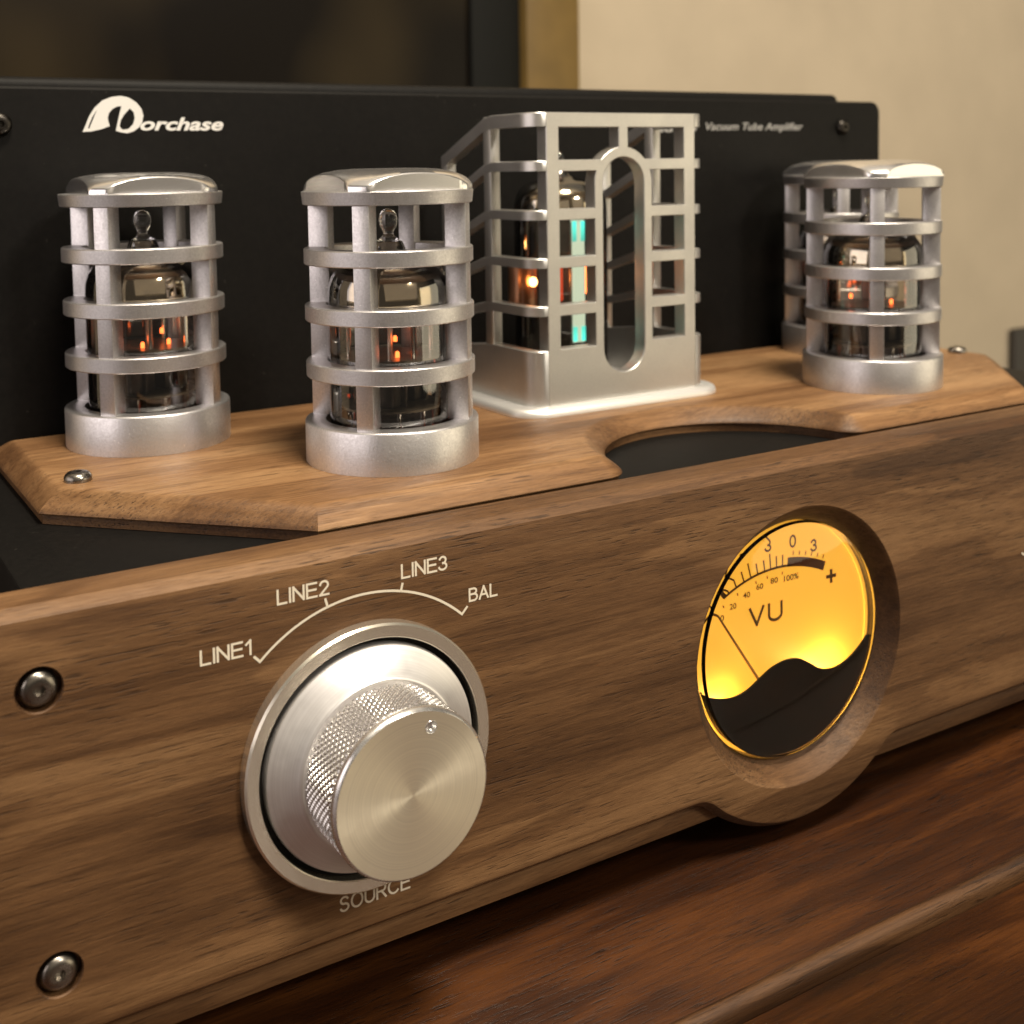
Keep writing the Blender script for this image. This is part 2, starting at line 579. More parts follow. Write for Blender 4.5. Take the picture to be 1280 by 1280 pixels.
def text_mesh(txt, x0, x1, z0, z1, shear=0.0, bold=0.0):
    """triangles of a line of text fitted to a box, as (verts2d, faces)"""
    cu = bpy.data.curves.new("txt", 'FONT')
    cu.body = txt
    cu.size = 1
    cu.shear = shear
    cu.offset = bold
    cu.resolution_u = 4
    ob = bpy.data.objects.new("txt", cu)
    scene.collection.objects.link(ob)
    dg = bpy.context.evaluated_depsgraph_get()
    me = bpy.data.meshes.new_from_object(ob.evaluated_get(dg))
    xs = [v.co.x for v in me.vertices]
    ys = [v.co.y for v in me.vertices]
    vs_ = [(x0 + (v.co.x - min(xs)) / (max(xs) - min(xs)) * (x1 - x0), z0 + (v.co.y - min(ys)) / (max(ys) - min(ys)) * (z1 - z0)) for v in me.vertices]
    fs = [tuple(p.vertices) for p in me.polygons]
    bpy.data.objects.remove(ob)
    bpy.data.curves.remove(cu)
    bpy.data.meshes.remove(me)
    return vs_, fs


def add_text(mb, tm, v):
    vs_, fs = tm
    bv = [mb.bm.verts.new((p[0], v, p[1])) for p in vs_]
    for f_ in fs:
        try:
            mb.bm.faces.new([bv[i] for i in f_])
        except ValueError:
            pass


def strip2d(mb, pts, w, v):
    """a flat printed line of width w along 2-D points, in the plane y = v"""
    L, Rr = [], []
    for i, p in enumerate(pts):
        a, c_ = Vector(pts[max(i - 1, 0)]), Vector(pts[min(i + 1, len(pts) - 1)])
        d = (c_ - a).normalized()
        nrm = Vector((-d.y, d.x)) * w / 2
        L.append(mb.bm.verts.new((p[0] + nrm.x, v, p[1] + nrm.y)))
        Rr.append(mb.bm.verts.new((p[0] - nrm.x, v, p[1] - nrm.y)))
    for i in range(len(pts) - 1):
        mb.bm.faces.new((L[i], L[i + 1], Rr[i + 1], Rr[i]))


# ------------------------------------------------------------------ setting: table, wall, floor
TW = -4.75           # table top level
t = thing('wooden_table', 'red brown wooden table top with a raised pale bead, under the amplifier', 'table', (0, 0, TW))
mb = MB()
mb.box(-26, 34, -4.20, 11.5, TW - 1.5, TW, 0.03)
mb.build('tabletop', M['table_wood'], t, (0, 0, TW))
prof = [(-4.205, -0.30), (-4.205, 0.0), (-4.215, 0.03), (-4.24, 0.05), (-4.28, 0.055), (-4.325, 0.04), (-4.36, 0.0), (-4.375, -0.06), (-4.38, -0.30)]
mb = MB()
mb.loops([[(x, p[0], TW + p[1]) for p in prof] for x in (-26, -10, 5, 20, 34)])
mb.build('bead_moulding', M['bead_wood'], t, (0, 0, TW))
mb = MB()
mb.box(-26, 34, -16, -4.47, TW - 1.5, TW - 0.06, 0.04)
mb.box(-26, 34, -4.50, -4.205, TW - 1.4, TW - 0.31)
mb.build('front_board', M['table_wood'], t, (0, 0, TW))

WV = 26.0
mb = MB()
mb.box(-70, 90, WV, WV + 3, -52, 60)
o = mb.build('wall', M['wall'])
o['kind'] = 'structure'

# glazed door standing against the wall behind
def onwall(px, py, v):
    x_, y_ = (px - PX) / F, (py - PY) / F
    d_ = r2 * x_ + d2 * y_ + fwd
    t_ = (v - CAM.y) / d_.y
    return CAM + d_ * t_


DV = WV - 1.2
xa = onwall(592, 60, DV).x
xb = onwall(653, 60, DV).x
xc = onwall(720, 60, DV).x
t = thing('glass_door', 'dark glass door with a painted-in brown reflection, in an ochre wooden frame at the upper left', 'door', ((xc - 40) * 1, DV, -52))
org = (xc - 40, DV, -52)
mb = MB()
mb.box(xb, xc, DV - 0.3, WV, -52, 40, 0.15)
mb.build('door_frame', M['frame_wood'], t, org)
mb = MB()
mb.box(xa, xb, DV + 0.1, WV, -52, 40, 0.1)
mb.build('seal_strip', M['dark_gap'], t, org)
mb = MB()
mb.box(xa - 45, xa, DV + 0.35, WV - .1, -52, 40)
mb.build('glass_pane', M['dark_glass'], t, org)

mb = MB()
p = onwall(1270, 412, WV - .5)
t = thing('dark_cabinet', 'dark cabinet edge at the far right, in front of the cream wall', 'cabinet', (p.x + 5, WV - .5, -52))
mb.box(p.x, p.x + 14, WV - .5, WV - 0.05, -52, p.z, 0.15)
mb.build('cabinet_body', M['dark_cabinet'], t, (p.x + 5, WV - .5, -52))

# ------------------------------------------------------------------ the amplifier
VF, VB = -2.592, -2.06          # front and back of the walnut front panel
AO = (0, 0, TW)
amp = thing('tube_amplifier', 'black tube amplifier with a walnut front panel and walnut tube deck', 'amplifier', AO)

# chassis
mb = MB()
mb.box(-8.67, 8.67, VB, 3.90, -4.15, -0.34, 0.04)
mb.box(-8.60, 8.60, 3.90, 9.0, -4.15, -0.34, 0.04)
mb.build('chassis', M['black'], amp, AO)
for x in (-7, 7):
    for y in (-0.9, 7.4):
        mb = MB()
        mb.lathe([(0, TW + .002), (.55, TW + .002), (.6, TW + .05), (.62, -4.17), (0, -4.17)], 'Z', (x, y, 0), 32)
        mb.build('foot', M['rubber'], amp, AO)

# rear cover box and its front plate
mb = MB()
mb.box(-7.89, 7.89, 4.03, 8.6, -0.335, 4.735, 0.13, 4)
mb.build('transformer_cover', M['black'], amp, AO)
plate = MB()
out = fillet([(-8.86, -0.335), (8.86, -0.335), (8.86, 4.59), (-8.86, 4.59)], [0, 0, .22, .22], 6)
plate.plate(out, [(.035, 3.865), (0.0, 3.90), (0.0, 4.02)], [], lambda a, b2, d: Vector((a, d, b2)))
bp = plate.build('back_plate', M['black'], amp, AO)
PV = 3.862
EM = [(-6.763, 3.992), (-6.726, 4.071), (-6.669, 4.203), (-6.595, 4.318), (-6.487, 4.416), (-6.362, 4.466), (-6.237, 4.482), (-6.131, 4.462), (-6.026, 4.395), (-5.957, 4.307), (-5.936, 4.217), (-5.954, 4.127), (-6.002, 4.055), (-6.076, 4.001), (-6.166, 3.974), (-6.246, 3.986), (-6.32, 4.009), (-6.295, 4.107), (-6.264, 4.232), (-6.232, 4.343), (-6.287, 4.339), (-6.35, 4.306), (-6.402, 4.249), (-6.422, 4.181), (-6.413, 4.125), (-6.399, 4.072), (-6.501, 4.032), (-6.642, 4.0)]
EH1 = [(-6.118, 4.314), (-6.067, 4.261), (-6.055, 4.18), (-6.081, 4.099), (-6.146, 4.033), (-6.227, 4.022), (-6.265, 4.063), (-6.25, 4.143), (-6.202, 4.224)]
EH2 = [(-6.561, 4.292), (-6.631, 4.185), (-6.688, 4.053), (-6.675, 4.032), (-6.615, 4.168)]
mb = MB()
mb.flat(EM, [EH1, EH2], lambda a, b2: Vector((a, PV, b2)))
mb.build('emblem', M['print_white'], bp, AO, smooth=0)
mb = MB()
add_text(mb, text_mesh("orchase", -5.985, -4.795, 4.010, 4.195, 0.28, 0.03), PV)
mb.build('lettering', M['print_white'], bp, AO, smooth=0)
mb = MB()
add_text(mb, text_mesh("Vacuum Tube Amplifier", 4.26, 6.70, 3.985, 4.165, 0.25, 0.012), PV)
mb.build('lettering', M['print_grey'], bp, AO, smooth=0)
mb = MB()
add_text(mb, text_mesh("audio", 3.10, 4.04, 3.99, 4.16, 0.12, 0.02), PV)
mb.build('lettering', M['print_grey'], bp, AO, smooth=0)


def hex_screw(name, center, axis, r, parent, mat, dome=0.5, sock=True):
    """button head screw with a hexagon socket; axis 'Z' faces up, 'Y' faces the front (-y)"""
    s_ = 1 if axis == 'Z' else -1
    mb_ = MB()
    prof_ = [(r, 0), (r, .18 * r)] + [(r * (1 - 0.5 * (1 - math.cos(a))), r * (.18 + dome * math.sin(a))) for a in (0.3, 0.7, 1.1, 1.5)]
    prof_.append((.36 * r, prof_[-1][1]))
    mb_.lathe([(q[0], s_ * q[1]) for q in prof_], axis, center, 32)
    h_ = prof_[-1][1]
    c = Vector(center)
    rim, top, bot = [], [], []
    for i in range(32):
        a = 2 * math.pi * i / 32
        k = math.cos(math.pi / 6) / math.cos((a % (math.pi / 3)) - math.pi / 6)
        for lst, rr, hh in ((rim, .36 * r, h_), (top, .33 * r * k, h_), (bot, .30 * r * k, h_ - .35 * r)):
            x_, y_ = rr * math.cos(a), rr * math.sin(a)
            lst.append(c + (Vector((x_, y_, hh)) if axis == 'Z' else Vector((x_, -hh, y_))))
    mb_.loops([rim, top, bot], False, True)
    return mb_.build(name, mat, parent, AO)


for x in (-7.81, 7.76):
    hex_screw('screw', (x, 3.866, 4.09), 'Y', 0.15, bp, M['black_screw'])

# walnut tube deck with its round cut-out
R0 = 1.85
cv_ = -1.75
FV = -1.65
xj = math.sqrt(R0 ** 2 - (FV - cv_) ** 2)
ang = math.degrees(math.asin((FV - cv_) / R0))
L_ = [(-8.12, 3.82), (-8.12, 0.62), (-5.85, FV)]
FR = 0.37                       # rounded corners where the cut-out meets the front edge
fu = math.sqrt((R0 + FR) ** 2 - (FV + FR - cv_) ** 2)
fa = math.degrees(math.atan2(FV + FR - cv_, fu))
left_f = arc(-fu, FV + FR, FR, -90, -fa, 10)
cut = left_f + arc(0, cv_, R0, 180 - fa, fa, 44)[1:-1] + [(-q[0], q[1]) for q in left_f[::-1]]
pts = L_ + cut + [(5.85, FV), (8.12, 0.62), (8.12, 3.82)]
mb = MB()
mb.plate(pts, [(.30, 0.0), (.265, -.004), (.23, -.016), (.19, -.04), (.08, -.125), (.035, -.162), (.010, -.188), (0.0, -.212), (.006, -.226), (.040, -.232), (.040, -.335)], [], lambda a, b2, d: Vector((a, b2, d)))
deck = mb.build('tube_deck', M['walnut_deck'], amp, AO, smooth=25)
for x, y in ((-7.62, 0.97), (7.66, 1.12)):
    hex_screw('screw', (x, y, 0.0), 'Z', 0.155, deck, M['screw'])

# walnut front panel
WTOP, WBOT = -0.11, -3.93
BC, BR = -2.374, 2.09
ch = 0.11
RB = BR + ch
half = math.sqrt(RB ** 2 - (WBOT - BC) ** 2)
a_b = math.degrees(math.atan2(WBOT - BC, half))
fl = 0.35
def bulge_points():
    # bottom edge from left to right: straight, small fillet, bulge arc, small fillet, straight
    xf = math.sqrt((RB + fl) ** 2 - (BC - (WBOT - fl)) ** 2)
    fc = (-xf, WBOT - fl)
    ang_f = math.degrees(math.atan2(BC - fc[1], -fc[0]))
    left = arc(fc[0], fc[1], fl, 90, ang_f, 8)
    st = 180 + ang_f
    mid = arc(0, BC, RB, st, 540 - st, 56)
    rgt = [(-p_[0], p_[1]) for p_ in left[::-1]]
    return left + mid[1:-1] + rgt


outer = [(-9.75, WTOP), (-9.75, WBOT)] + bulge_points() + [(9.75, WBOT), (9.75, WTOP)]
holes = []
MC = (0.0, BC)
cone = [(0.0, VF), (0.02, VF + .012), (.05, VF + .05), (.19, VF + .20), (.24, VF + .27), (.245, VF + .40)]
holes.append((circle(0, BC, 1.70, 72), cone, False))
SCR = [(-8.76, -0.80), (-8.69, -3.27)]
for x, z in SCR:
    holes.append((circle(x, z, .20, 28), [(0, VF), (.01, VF + .012), (.015, VF + .10)], True))
mb = MB()
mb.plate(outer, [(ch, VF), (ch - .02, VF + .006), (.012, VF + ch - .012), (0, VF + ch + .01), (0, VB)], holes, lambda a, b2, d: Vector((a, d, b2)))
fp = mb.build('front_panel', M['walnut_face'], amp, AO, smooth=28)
mb = MB()
mb.box(-9.6, 9.6, VF + .20, VB - .02, -4.235, WBOT + .01, 0.02)
mb.build('lower_rail', M['walnut_face'], amp, AO)
for x, z in SCR:
    hex_screw('screw', (x, VF + .095, z), 'Y', 0.160, fp, M['screw'])

PF = VF - 0.002
def bow(cx, cy, rx, ry, a0, a1, n=14):
    return [(cx + rx * math.cos(math.radians(a0 + (a1 - a0) * k / n)), cy + ry * math.sin(math.radians(a0 + (a1 - a0) * k / n))) for k in range(n + 1)]


GLYPH = {   # single-line letters: advance width and strokes, cap height 1
    'L': (.56, [[(0, 1), (0, 0)], [(0, 0), (.54, 0)]]),
    'I': (.0, [[(0, 0), (0, 1)]]),
    'N': (.66, [[(0, 0), (0, 1)], [(0, 1), (.66, 0)], [(.66, 0), (.66, 1)]]),
    'E': (.62, [[(0, 0), (0, 1)], [(0, 0), (.62, 0)], [(0, .52), (.57, .52)], [(0, 1), (.61, 1)]]),
    '1': (.30, [[(.02, .74), (.28, 1)], [(.28, 1), (.28, 0)]]),
    '2': (.56, [bow(.28, .72, .26, .28, 170, -25) + [(.03, .03)], [(0, 0), (.56, 0)]]),
    '3': (.56, [bow(.26, .75, .23, .25, 160, -85) , bow(.26, .26, .28, .26, 85, -165)]),
    'B': (.62, [[(0, 0), (0, 1)], [(0, 1), (.34, 1)] + bow(.34, .77, .23, .23, 85, -90) + [(0, .54)], [(.34, .54)] + bow(.36, .27, .27, .27, 85, -90) + [(0, 0)]]),
    'A': (.72, [[(0, 0), (.36, 1)], [(.36, 1), (.72, 0)], [(.13, .33), (.59, .33)]]),
    'S': (.62, [bow(.31, .755, .26, .245, 25, 270, 16) + bow(.31, .26, .29, .26, 88, -160, 16)]),
    'O': (.80, [bow(.40, .5, .40, .5, 0, 360, 28)]),
    'U': (.66, [[(0, 1), (0, .36)] + bow(.33, .34, .33, .34, 180, 360) + [(.66, 1)]]),
    'R': (.66, [[(0, 0), (0, 1)], [(0, 1), (.38, 1)] + bow(.38, .74, .25, .26, 85, -90) + [(0, .48)], [(.34, .48), (.66, 0)]]),
    'C': (.76, [bow(.40, .5, .40, .5, 42, 318, 22)]),
    '0': (.54, [bow(.27, .5, .27, .5, 0, 360, 24)]),
    '5': (.56, [[(.52, 1), (.08, 1), (.03, .54)], bow(.26, .33, .28, .33, 125, -165)]),
    '7': (.56, [[(0, 1), (.56, 1)], [(.56, 1), (.20, 0)]]),
    'V': (.68, [[(0, 1), (.34, 0)], [(.34, 0), (.68, 1)]]),
}


def stroke_text(mb_, txt, x0, x1, z0, z1, w, v, gap=.22):
    tot = sum(GLYPH[c][0] for c in txt) + gap * (len(txt) - 1)
    kx, kz = (x1 - x0) / tot, z1 - z0
    x = 0
    dv = 0
    for c in txt:
        for st_ in GLYPH[c][1]:
            pts_ = [(x0 + (x + p_[0]) * kx, z0 + p_[1] * kz) for p_ in st_]
            for e_, i0, i1 in ((0, 0, 1), (-1, -1, -2)):       # square line ends
                a_, b_ = Vector(pts_[i0]), Vector(pts_[i1])
                if c not in 'O0':
                    pts_[e_] = tuple(a_ + (a_ - b_).normalized() * w * .45)
            strip2d(mb_, pts_, w, v - dv)
            dv = (dv + .0003) % .0012
        x += GLYPH[c][0] + gap


for txt, x0, x1, z0, z1 in (("LINE1", -7.395, -6.935, -0.905, -0.780), ("LINE2", -6.665, -6.165, -0.505, -0.378), ("LINE3", -5.395, -4.90, -0.505, -0.378), ("BAL", -4.645, -4.325, -0.882, -0.762), ("SOURCE", -6.125, -5.385, -3.600, -3.465)):
    mb = MB()
    stroke_text(mb, txt, x0, x1, z0, z1, .021, PF)
    o = mb.build('lettering', M['print_cream'], fp, AO, smooth=0, merge=False)
KU, KW = -5.794, -2.13
AR = 1.55
mb = MB()
strip2d(mb, [(KU + AR * math.sin(math.radians(a)), KW + AR * math.cos(math.radians(a))) for a in [-43 + 86 * i / 60 for i in range(61)]], 0.024, PF)
for a, l0, l1 in ((-43, -.01, .085), (-14.33, 0, .09), (14.33, 0, .08), (43, -.01, .095)):
    s_, c_ = math.sin(math.radians(a)), math.cos(math.radians(a))
    strip2d(mb, [(KU + (AR + l0) * s_, KW + (AR + l0) * c_), (KU + (AR + l1) * s_, KW + (AR + l1) * c_)], 0.024, PF - .001)
mb.build('scale_arc', M['print_cream'], fp, AO, smooth=0, merge=False)
mb = MB()
strip2d(mb, [(4.155, -1.985), (4.235, -2.04), (4.30, -1.93)], 0.026, PF)
mb.build('scale_tick', M['print_cream'], fp, AO, smooth=0)

# selector knob
KO = (KU, VF, KW)
kn = bpy.data.objects.new('selector_knob', None)
scene.collection.objects.link(kn)
kn.parent = amp
kn.location = (Vector(KO) - Vector(AO)) * S
kn.empty_display_size = .01


def kpart(name, mb_, mat, smooth=30):
    return mb_.build(name, mat, kn, (0, 0, 0), smooth)


mb = MB()
mb.lathe([(1.282, 0.0), (1.282, -.116), (1.262, -.136), (1.157, -.136), (1.147, -.126), (1.147, 0.0)], 'Y', (0, 0, 0), 128)
kpart('bezel_ring', mb, M['bezel'])
mb = MB()
mb.lathe([(1.145, -.03), (1.05, -.03)], 'Y', (0, 0, 0), 96)
kpart('shadow_gap_washer', mb, M['black_plastic'])
mb = MB()
mb.lathe([(1.085, -.02), (1.085, -.105), (1.075, -.125), (1.055, -.135), (.83, -.285), (.815, -.30), (.80, -.305), (.74, -.305)], 'Y', (0, 0, 0), 128)
kpart('skirt', mb, M['skirt'])
# knurled grip: real diamond relief
mb = MB()
na, nh = 64 * 8, 56
rows = []
for j in range(nh + 1):
    h = -.315 - (.50 * j / nh)
    row = []
    for i in range(na):
        a = 2 * math.pi * i / na
        f1 = (i / 8 + j * 7 / nh) % 1.0
        f2 = (i / 8 - j * 7 / nh) % 1.0
        g = min(abs(f1 - .5), abs(f2 - .5)) * 2
        d = min(1.0, g * 1.7)
        edge = 0 if j in (0, nh) else 1
        rr = .735 + .043 * d * edge
        row.append((rr * math.cos(a), h, rr * math.sin(a)))
    rows.append(row)
mb.loops(rows, False, False)
kpart('knurled_grip', mb, M['knurl'], 0)
mb = MB()
mb.lathe([(.742, -.815), (.752, -.820), (.760, -.835), (.775, -.845), (.778, -.880), (.770, -.902), (.752, -.918), (.748, -.921)], 'Y', (0, 0, 0), 128)
kpart('polished_rim', mb, M['polished'])
DX, DZ = .190, .575
mb = MB()
mb.flat(circle(0, 0, .748, 128), [circle(DX, DZ, .062, 24)], lambda a, b2: Vector((a, -.921, b2)))
kpart('cap_face', mb, M['knob_face'], 0)
mb = MB()
mb.lathe([(.062, -.921), (.058, -.924), (.052, -.921), (.045, -.897), (.03, -.882), (.0, -.876)], 'Y', (DX, 0, DZ), 24)
kpart('pointer_dimple', mb, M['polished'])

# VU meter
meter = bpy.data.objects.new('vu_meter', None)
scene.collection.objects.link(meter)
meter.parent = amp
MO = Vector((0, VF, BC))
meter.location = (MO - Vector(AO)) * S
meter.empty_display_size = .01


def mpart(name, mb_, mat, smooth=30, merge=True):
    return mb_.build(name, mat, meter, MO, smooth, merge)


DY = -2.17                # plane of the dial
MW = -2.33                # centre of the glass
mb = MB()
mb.lathe([(0, DY + .05), (1.452, DY + .05), (1.452, DY - .02), (1.41, DY - .02), (1.41, DY), (0, DY)], 'Y', (0, 0, BC), 72)
mpart('dial', mb, M['dial'])
DI = DY - .004
PIV = (-.02, -3.34)


def pol(r, a):
    a = math.radians(a)
    return (PIV[0] + r * math.sin(a), PIV[1] + r * math.cos(a))


mb = MB()
strip2d(mb, [pol(1.80, -42 + 48 * i / 40) for i in range(41)], .030, DI)
for i, a in enumerate((-41, -35, -30, -25.5, -21.5, -17.5, -14, -10.5, -7, -4, -1, 2)):
    strip2d(mb, [pol(1.80, a), pol(1.94 if i % 3 else 1.99, a)], .022, DI - .001)
for a in (7, 10, 13, 16, 19, 22):
    strip2d(mb, [pol(1.92, a), pol(1.97, a)], .016, DI - .001)
for a in (-38, -30, -22, -12, -6, 2):
    strip2d(mb, [pol(1.70, a), pol(1.735, a)], .016, DI - .001)
mpart('scale_marks', mb, M['print_brown'], 0, False)
mb = MB()
strip2d(mb, [pol(1.84, 4.5 + 19.5 * i / 24) for i in range(25)], .115, DI)
mpart('red_zone', mb, M['print_red'], 0)
mb = MB()


def dial_text(txt, r, a, w, h, bold=0.02):
    x, z = pol(r, a)
    add_text(mb, text_mesh(txt, x - w / 2, x + w / 2, z - h / 2, z + h / 2, 0, bold), DI - .002)


for txt, r, a, w_, h_ in (("20", 2.06, -40, .15, .12), ("10", 2.08, -31, .12, .12), ("7", 2.09, -23.5, .07, .125), ("5", 2.09, -16, .08, .125),
                          ("3", 2.10, -4.5, .085, .135), ("0", 2.09, 6.3, .085, .135), ("3", 2.05, 16.2, .085, .13)):
    x, z = pol(r, a)
    stroke_text(mb, txt, x - w_ / 2, x + w_ / 2, z - h_ / 2, z + h_ / 2, .026, DI - .002, .25)
dial_text("-", 1.86, -46, .10, .02)
dial_text("+", 1.76, 29.2, .17, .17, 0.03)
dial_text("0", 1.62, -33, .06, .07)
dial_text("20", 1.63, -26, .10, .07)
dial_text("40", 1.64, -18, .11, .07)
dial_text("60", 1.65, -10.5, .11, .07)
dial_text("80", 1.655, -2.5, .12, .07)
dial_text("100%", 1.655, 7, .24, .075)
stroke_text(mb, "VU", -.475, .02, -2.165, -1.965, .038, DI - .002, .30)
mpart('lettering', mb, M['print_brown'], 0, False)
mb = MB()
mb.tube([(PIV[0], DY - .03, PIV[1]), (pol(1.79, -34.6)[0], DY - .03, pol(1.79, -34.6)[1])], [.020, .011], 6)
mpart('needle', mb, M['print_brown'])
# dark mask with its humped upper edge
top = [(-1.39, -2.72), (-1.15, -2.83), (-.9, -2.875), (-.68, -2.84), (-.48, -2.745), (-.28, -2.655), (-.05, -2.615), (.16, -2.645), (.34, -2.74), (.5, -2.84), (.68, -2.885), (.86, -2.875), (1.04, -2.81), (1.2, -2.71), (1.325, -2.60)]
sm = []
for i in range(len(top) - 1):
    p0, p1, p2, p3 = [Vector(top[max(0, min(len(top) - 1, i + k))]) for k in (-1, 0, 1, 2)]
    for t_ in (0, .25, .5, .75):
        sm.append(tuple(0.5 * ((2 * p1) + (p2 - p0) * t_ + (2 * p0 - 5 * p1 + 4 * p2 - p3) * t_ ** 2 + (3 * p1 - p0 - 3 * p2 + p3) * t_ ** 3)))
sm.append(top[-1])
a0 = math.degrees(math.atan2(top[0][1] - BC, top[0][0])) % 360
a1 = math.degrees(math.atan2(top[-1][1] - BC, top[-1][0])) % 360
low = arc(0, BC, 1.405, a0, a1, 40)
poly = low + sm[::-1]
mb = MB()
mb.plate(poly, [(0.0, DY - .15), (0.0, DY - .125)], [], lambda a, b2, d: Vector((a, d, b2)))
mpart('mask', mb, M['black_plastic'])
mb = MB()
G0 = VF + .14
mb.lathe([(0, G0), (1.36, G0), (1.42, G0 + .02), (1.440, G0 + .05), (1.440, DY - .10), (1.405, DY - .10), (1.405, G0 + .085), (0, G0 + .085)], 'Y', (0, 0, BC + .03), 96)
mpart('glass_cover', mb, M['cover'])
for x, z, e in ((-.95, -2.90, .006), (.70, -2.92, .018)):
    ld = bpy.data.lights.new('dial_lamp', 'POINT')
    ld.energy = e
    ld.color = (1.0, 0.66, 0.18)
    ld.shadow_soft_size = .05 * S
    lo = bpy.data.objects.new('dial_lamp', ld)
    scene.collection.objects.link(lo)
    lo.location = Vector((x, DY - .085, z - .07)) * S

# ------------------------------------------------------------------ round tube guards
UA, VA, UB = 6.348, 2.607, 4.154
H = 3.18


def make_guard():
    root = thing('tube_guard', 'x', 'tube guard', (0, 0, 0), 'round aluminium tube guards on the walnut deck')
    mb_ = MB()
    mb_.lathe([(1.03, 0.002), (1.03, .47), (1.022, .487), (1.005, .495), (.80, .495), (.785, .485), (.785, 0.002)], 'Z', n=96, close=True)
    mb_.build('base_ring', M['cast'], root)
    for z0 in (1.01, 1.67, 2.33):
        mb_ = MB()
        r1, r0, hh = 1.0, .745, .185
        bv = .012
        mb_.lathe([(r1, z0 + bv), (r1, z0 + hh - bv), (r1 - bv, z0 + hh), (r0 + bv, z0 + hh), (r0, z0 + hh - bv), (r0, z0 + bv), (r0 + bv, z0), (r1 - bv, z0)], 'Z', n=96, close=True)
        mb_.build('ring', M['cast'], root)
    for k in range(4):
        a = math.radians(45 + 90 * k)
        mb_ = MB()
        mb_.box(.72, .972, -.100, .100, .49, 3.03, .008, 2, Matrix.Rotation(a, 4, 'Z'))
        mb_.build('post', M['cast'], root)
    mb_ = MB()
    mb_.lathe([(0, 3.02), (.985, 3.02), (1.0, 3.03), (1.015, 3.17), (1.005, 3.18), (0, 3.18)], 'Z', n=96)
    mb_.build('top_flange', M['cast'], root)
    # domed lid: rounded square block under a shallow dome, corners over the posts
    mb_ = MB()
    ring = []
    HB, RR = .80, 1.012
    a_c = math.degrees(math.acos(HB / RR))
    for q in range(4):
        seg_ = arc(0, 0, RR, a_c + 90 * q, 90 - a_c + 90 * q, 6)
        nxt = arc(0, 0, RR, a_c + 90 * (q + 1), a_c + 90 * (q + 1), 1)[0]
        ring += seg_
        for k_ in range(1, 24):
            ring.append(tuple(Vector(seg_[-1]) + (Vector(nxt) - Vector(seg_[-1])) * k_ / 24))

    def dome(r):
        return 3.19 + .245 * max(0.0, 1 - (r / 1.03) ** 4) ** .6

    lv = [[(x, y, 3.175) for x, y in ring], [(x, y, dome(math.hypot(x, y)) - .01) for x, y in ring],
          [(x * .985, y * .985, dome(math.hypot(x, y) * .985)) for x, y in ring]]
    for s__ in (.85, .65, .45, .25, .1):
        lv.append([(x * s__, y * s__, dome(math.hypot(x, y) * s__)) for x, y in ring])
    mb_.loops(lv)
    mb_.build('domed_lid', M['lid'], root, smooth=35)
    return root


def make_tube():
    root = thing('vacuum_tube', 'x', 'vacuum tube', (0, 0, 0), 'small vacuum tubes inside the round guards')
    mb_ = MB()
    prof_ = [(.735, .30), (.735, 1.9), (.725, 2.05), (.69, 2.17), (.62, 2.28), (.52, 2.35), (.40, 2.385), (.30, 2.40), (.24, 2.42), (.205, 2.46), (.19, 2.51),
             (.165, 2.57), (.10, 2.61), (.062, 2.65), (.06, 2.68), (.085, 2.72), (.105, 2.78), (.11, 2.83), (.10, 2.89), (.07, 2.935), (.03, 2.955), (0, 2.96)]
    tip_ = [q for q in prof_ if q[1] >= 2.57]
    mb_.lathe([q for q in prof_ if q[1] <= 2.57], 'Z', n=64)
    mb_.build('glass_envelope', M['tube_glass'], root, smooth=60)
    mb_ = MB()
    mb_.lathe([(0, 2.57)] + tip_, 'Z', n=32)
    mb_.build('glass_tip', M['tip_glass'], root, smooth=60)
    mb_ = MB()
    gp = [(q[0] - .012, q[1] - .01) for q in prof_ if 1.86 < q[1] < 2.40]
    mb_.lathe([(gp[0][0], 1.80)] + gp + [(.20, 2.405), (0, 2.43)], 'Z', n=64)
    mb_.build('getter_coating', M['getter'], root, smooth=60)
    mb_ = MB()
    mb_.lathe([(0, .30), (.70, .30), (.74, .28), (.74, 0.01), (0, 0.01)], 'Z', n=48)
    mb_.build('socket', M['ceramic'], root)
    for z in (.62, 1.20):
        mb_ = MB()
        mb_.lathe([(0, z), (.60, z), (.60, z + .025), (0, z + .025)], 'Z', n=40)
        mb_.build('mica_disc', M['mica'], root)
    for sx in (-1, 1):
        mb_ = MB()
        mb_.box(sx * .26 - .19, sx * .26 + .19, -.28, .28, .65, 1.19, .05)
        mb_.box(sx * .26 - .015, sx * .26 + .015, -.34, .34, .66, 1.18)
        mb_.build('anode', M['anode'], root)
        for hx, hy, hz in ((.20, -.20, 0.0), (.33, .12, .10)):
            mb_ = MB()
            mb_.lathe([(0, 1.225 + hz), (.024, 1.225 + hz), (.026, 1.275 + hz), (.017, 1.295 + hz), (0, 1.30 + hz)], 'Z', (sx * hx, hy, 0), 16)
            mb_.build('heater_end', M['heater'], root)
        mb_ = MB()
        mb_.lathe([(0, .31), (.05, .31), (.04, .345), (0, .355)], 'Z', (sx * .2, -.45, 0), 12)
        mb_.build('heater_reflection', M['heater_dim'], root)  # small glow standing in for the heater's reflection low in the tube
    mb_ = MB()
    for k in range(9):
        a = math.radians(20 + 40 * k)
        mb_.tube([(.48 * math.cos(a), .48 * math.sin(a), .30), (.48 * math.cos(a), .48 * math.sin(a), .63)], .02, 8)
    mb_.tube([(0.05, 0.05, 1.22), (.05, .05, 1.78)], .022, 8)
    for a in (0.5, 2.2, 4.2, 5.5):
        mb_.tube([(.5 * math.cos(a), .5 * math.sin(a), 1.22), (.5 * math.cos(a), .5 * math.sin(a), 1.72)], .028, 8)
    mb_.build('support_wires', M['pin'], root)
    return root


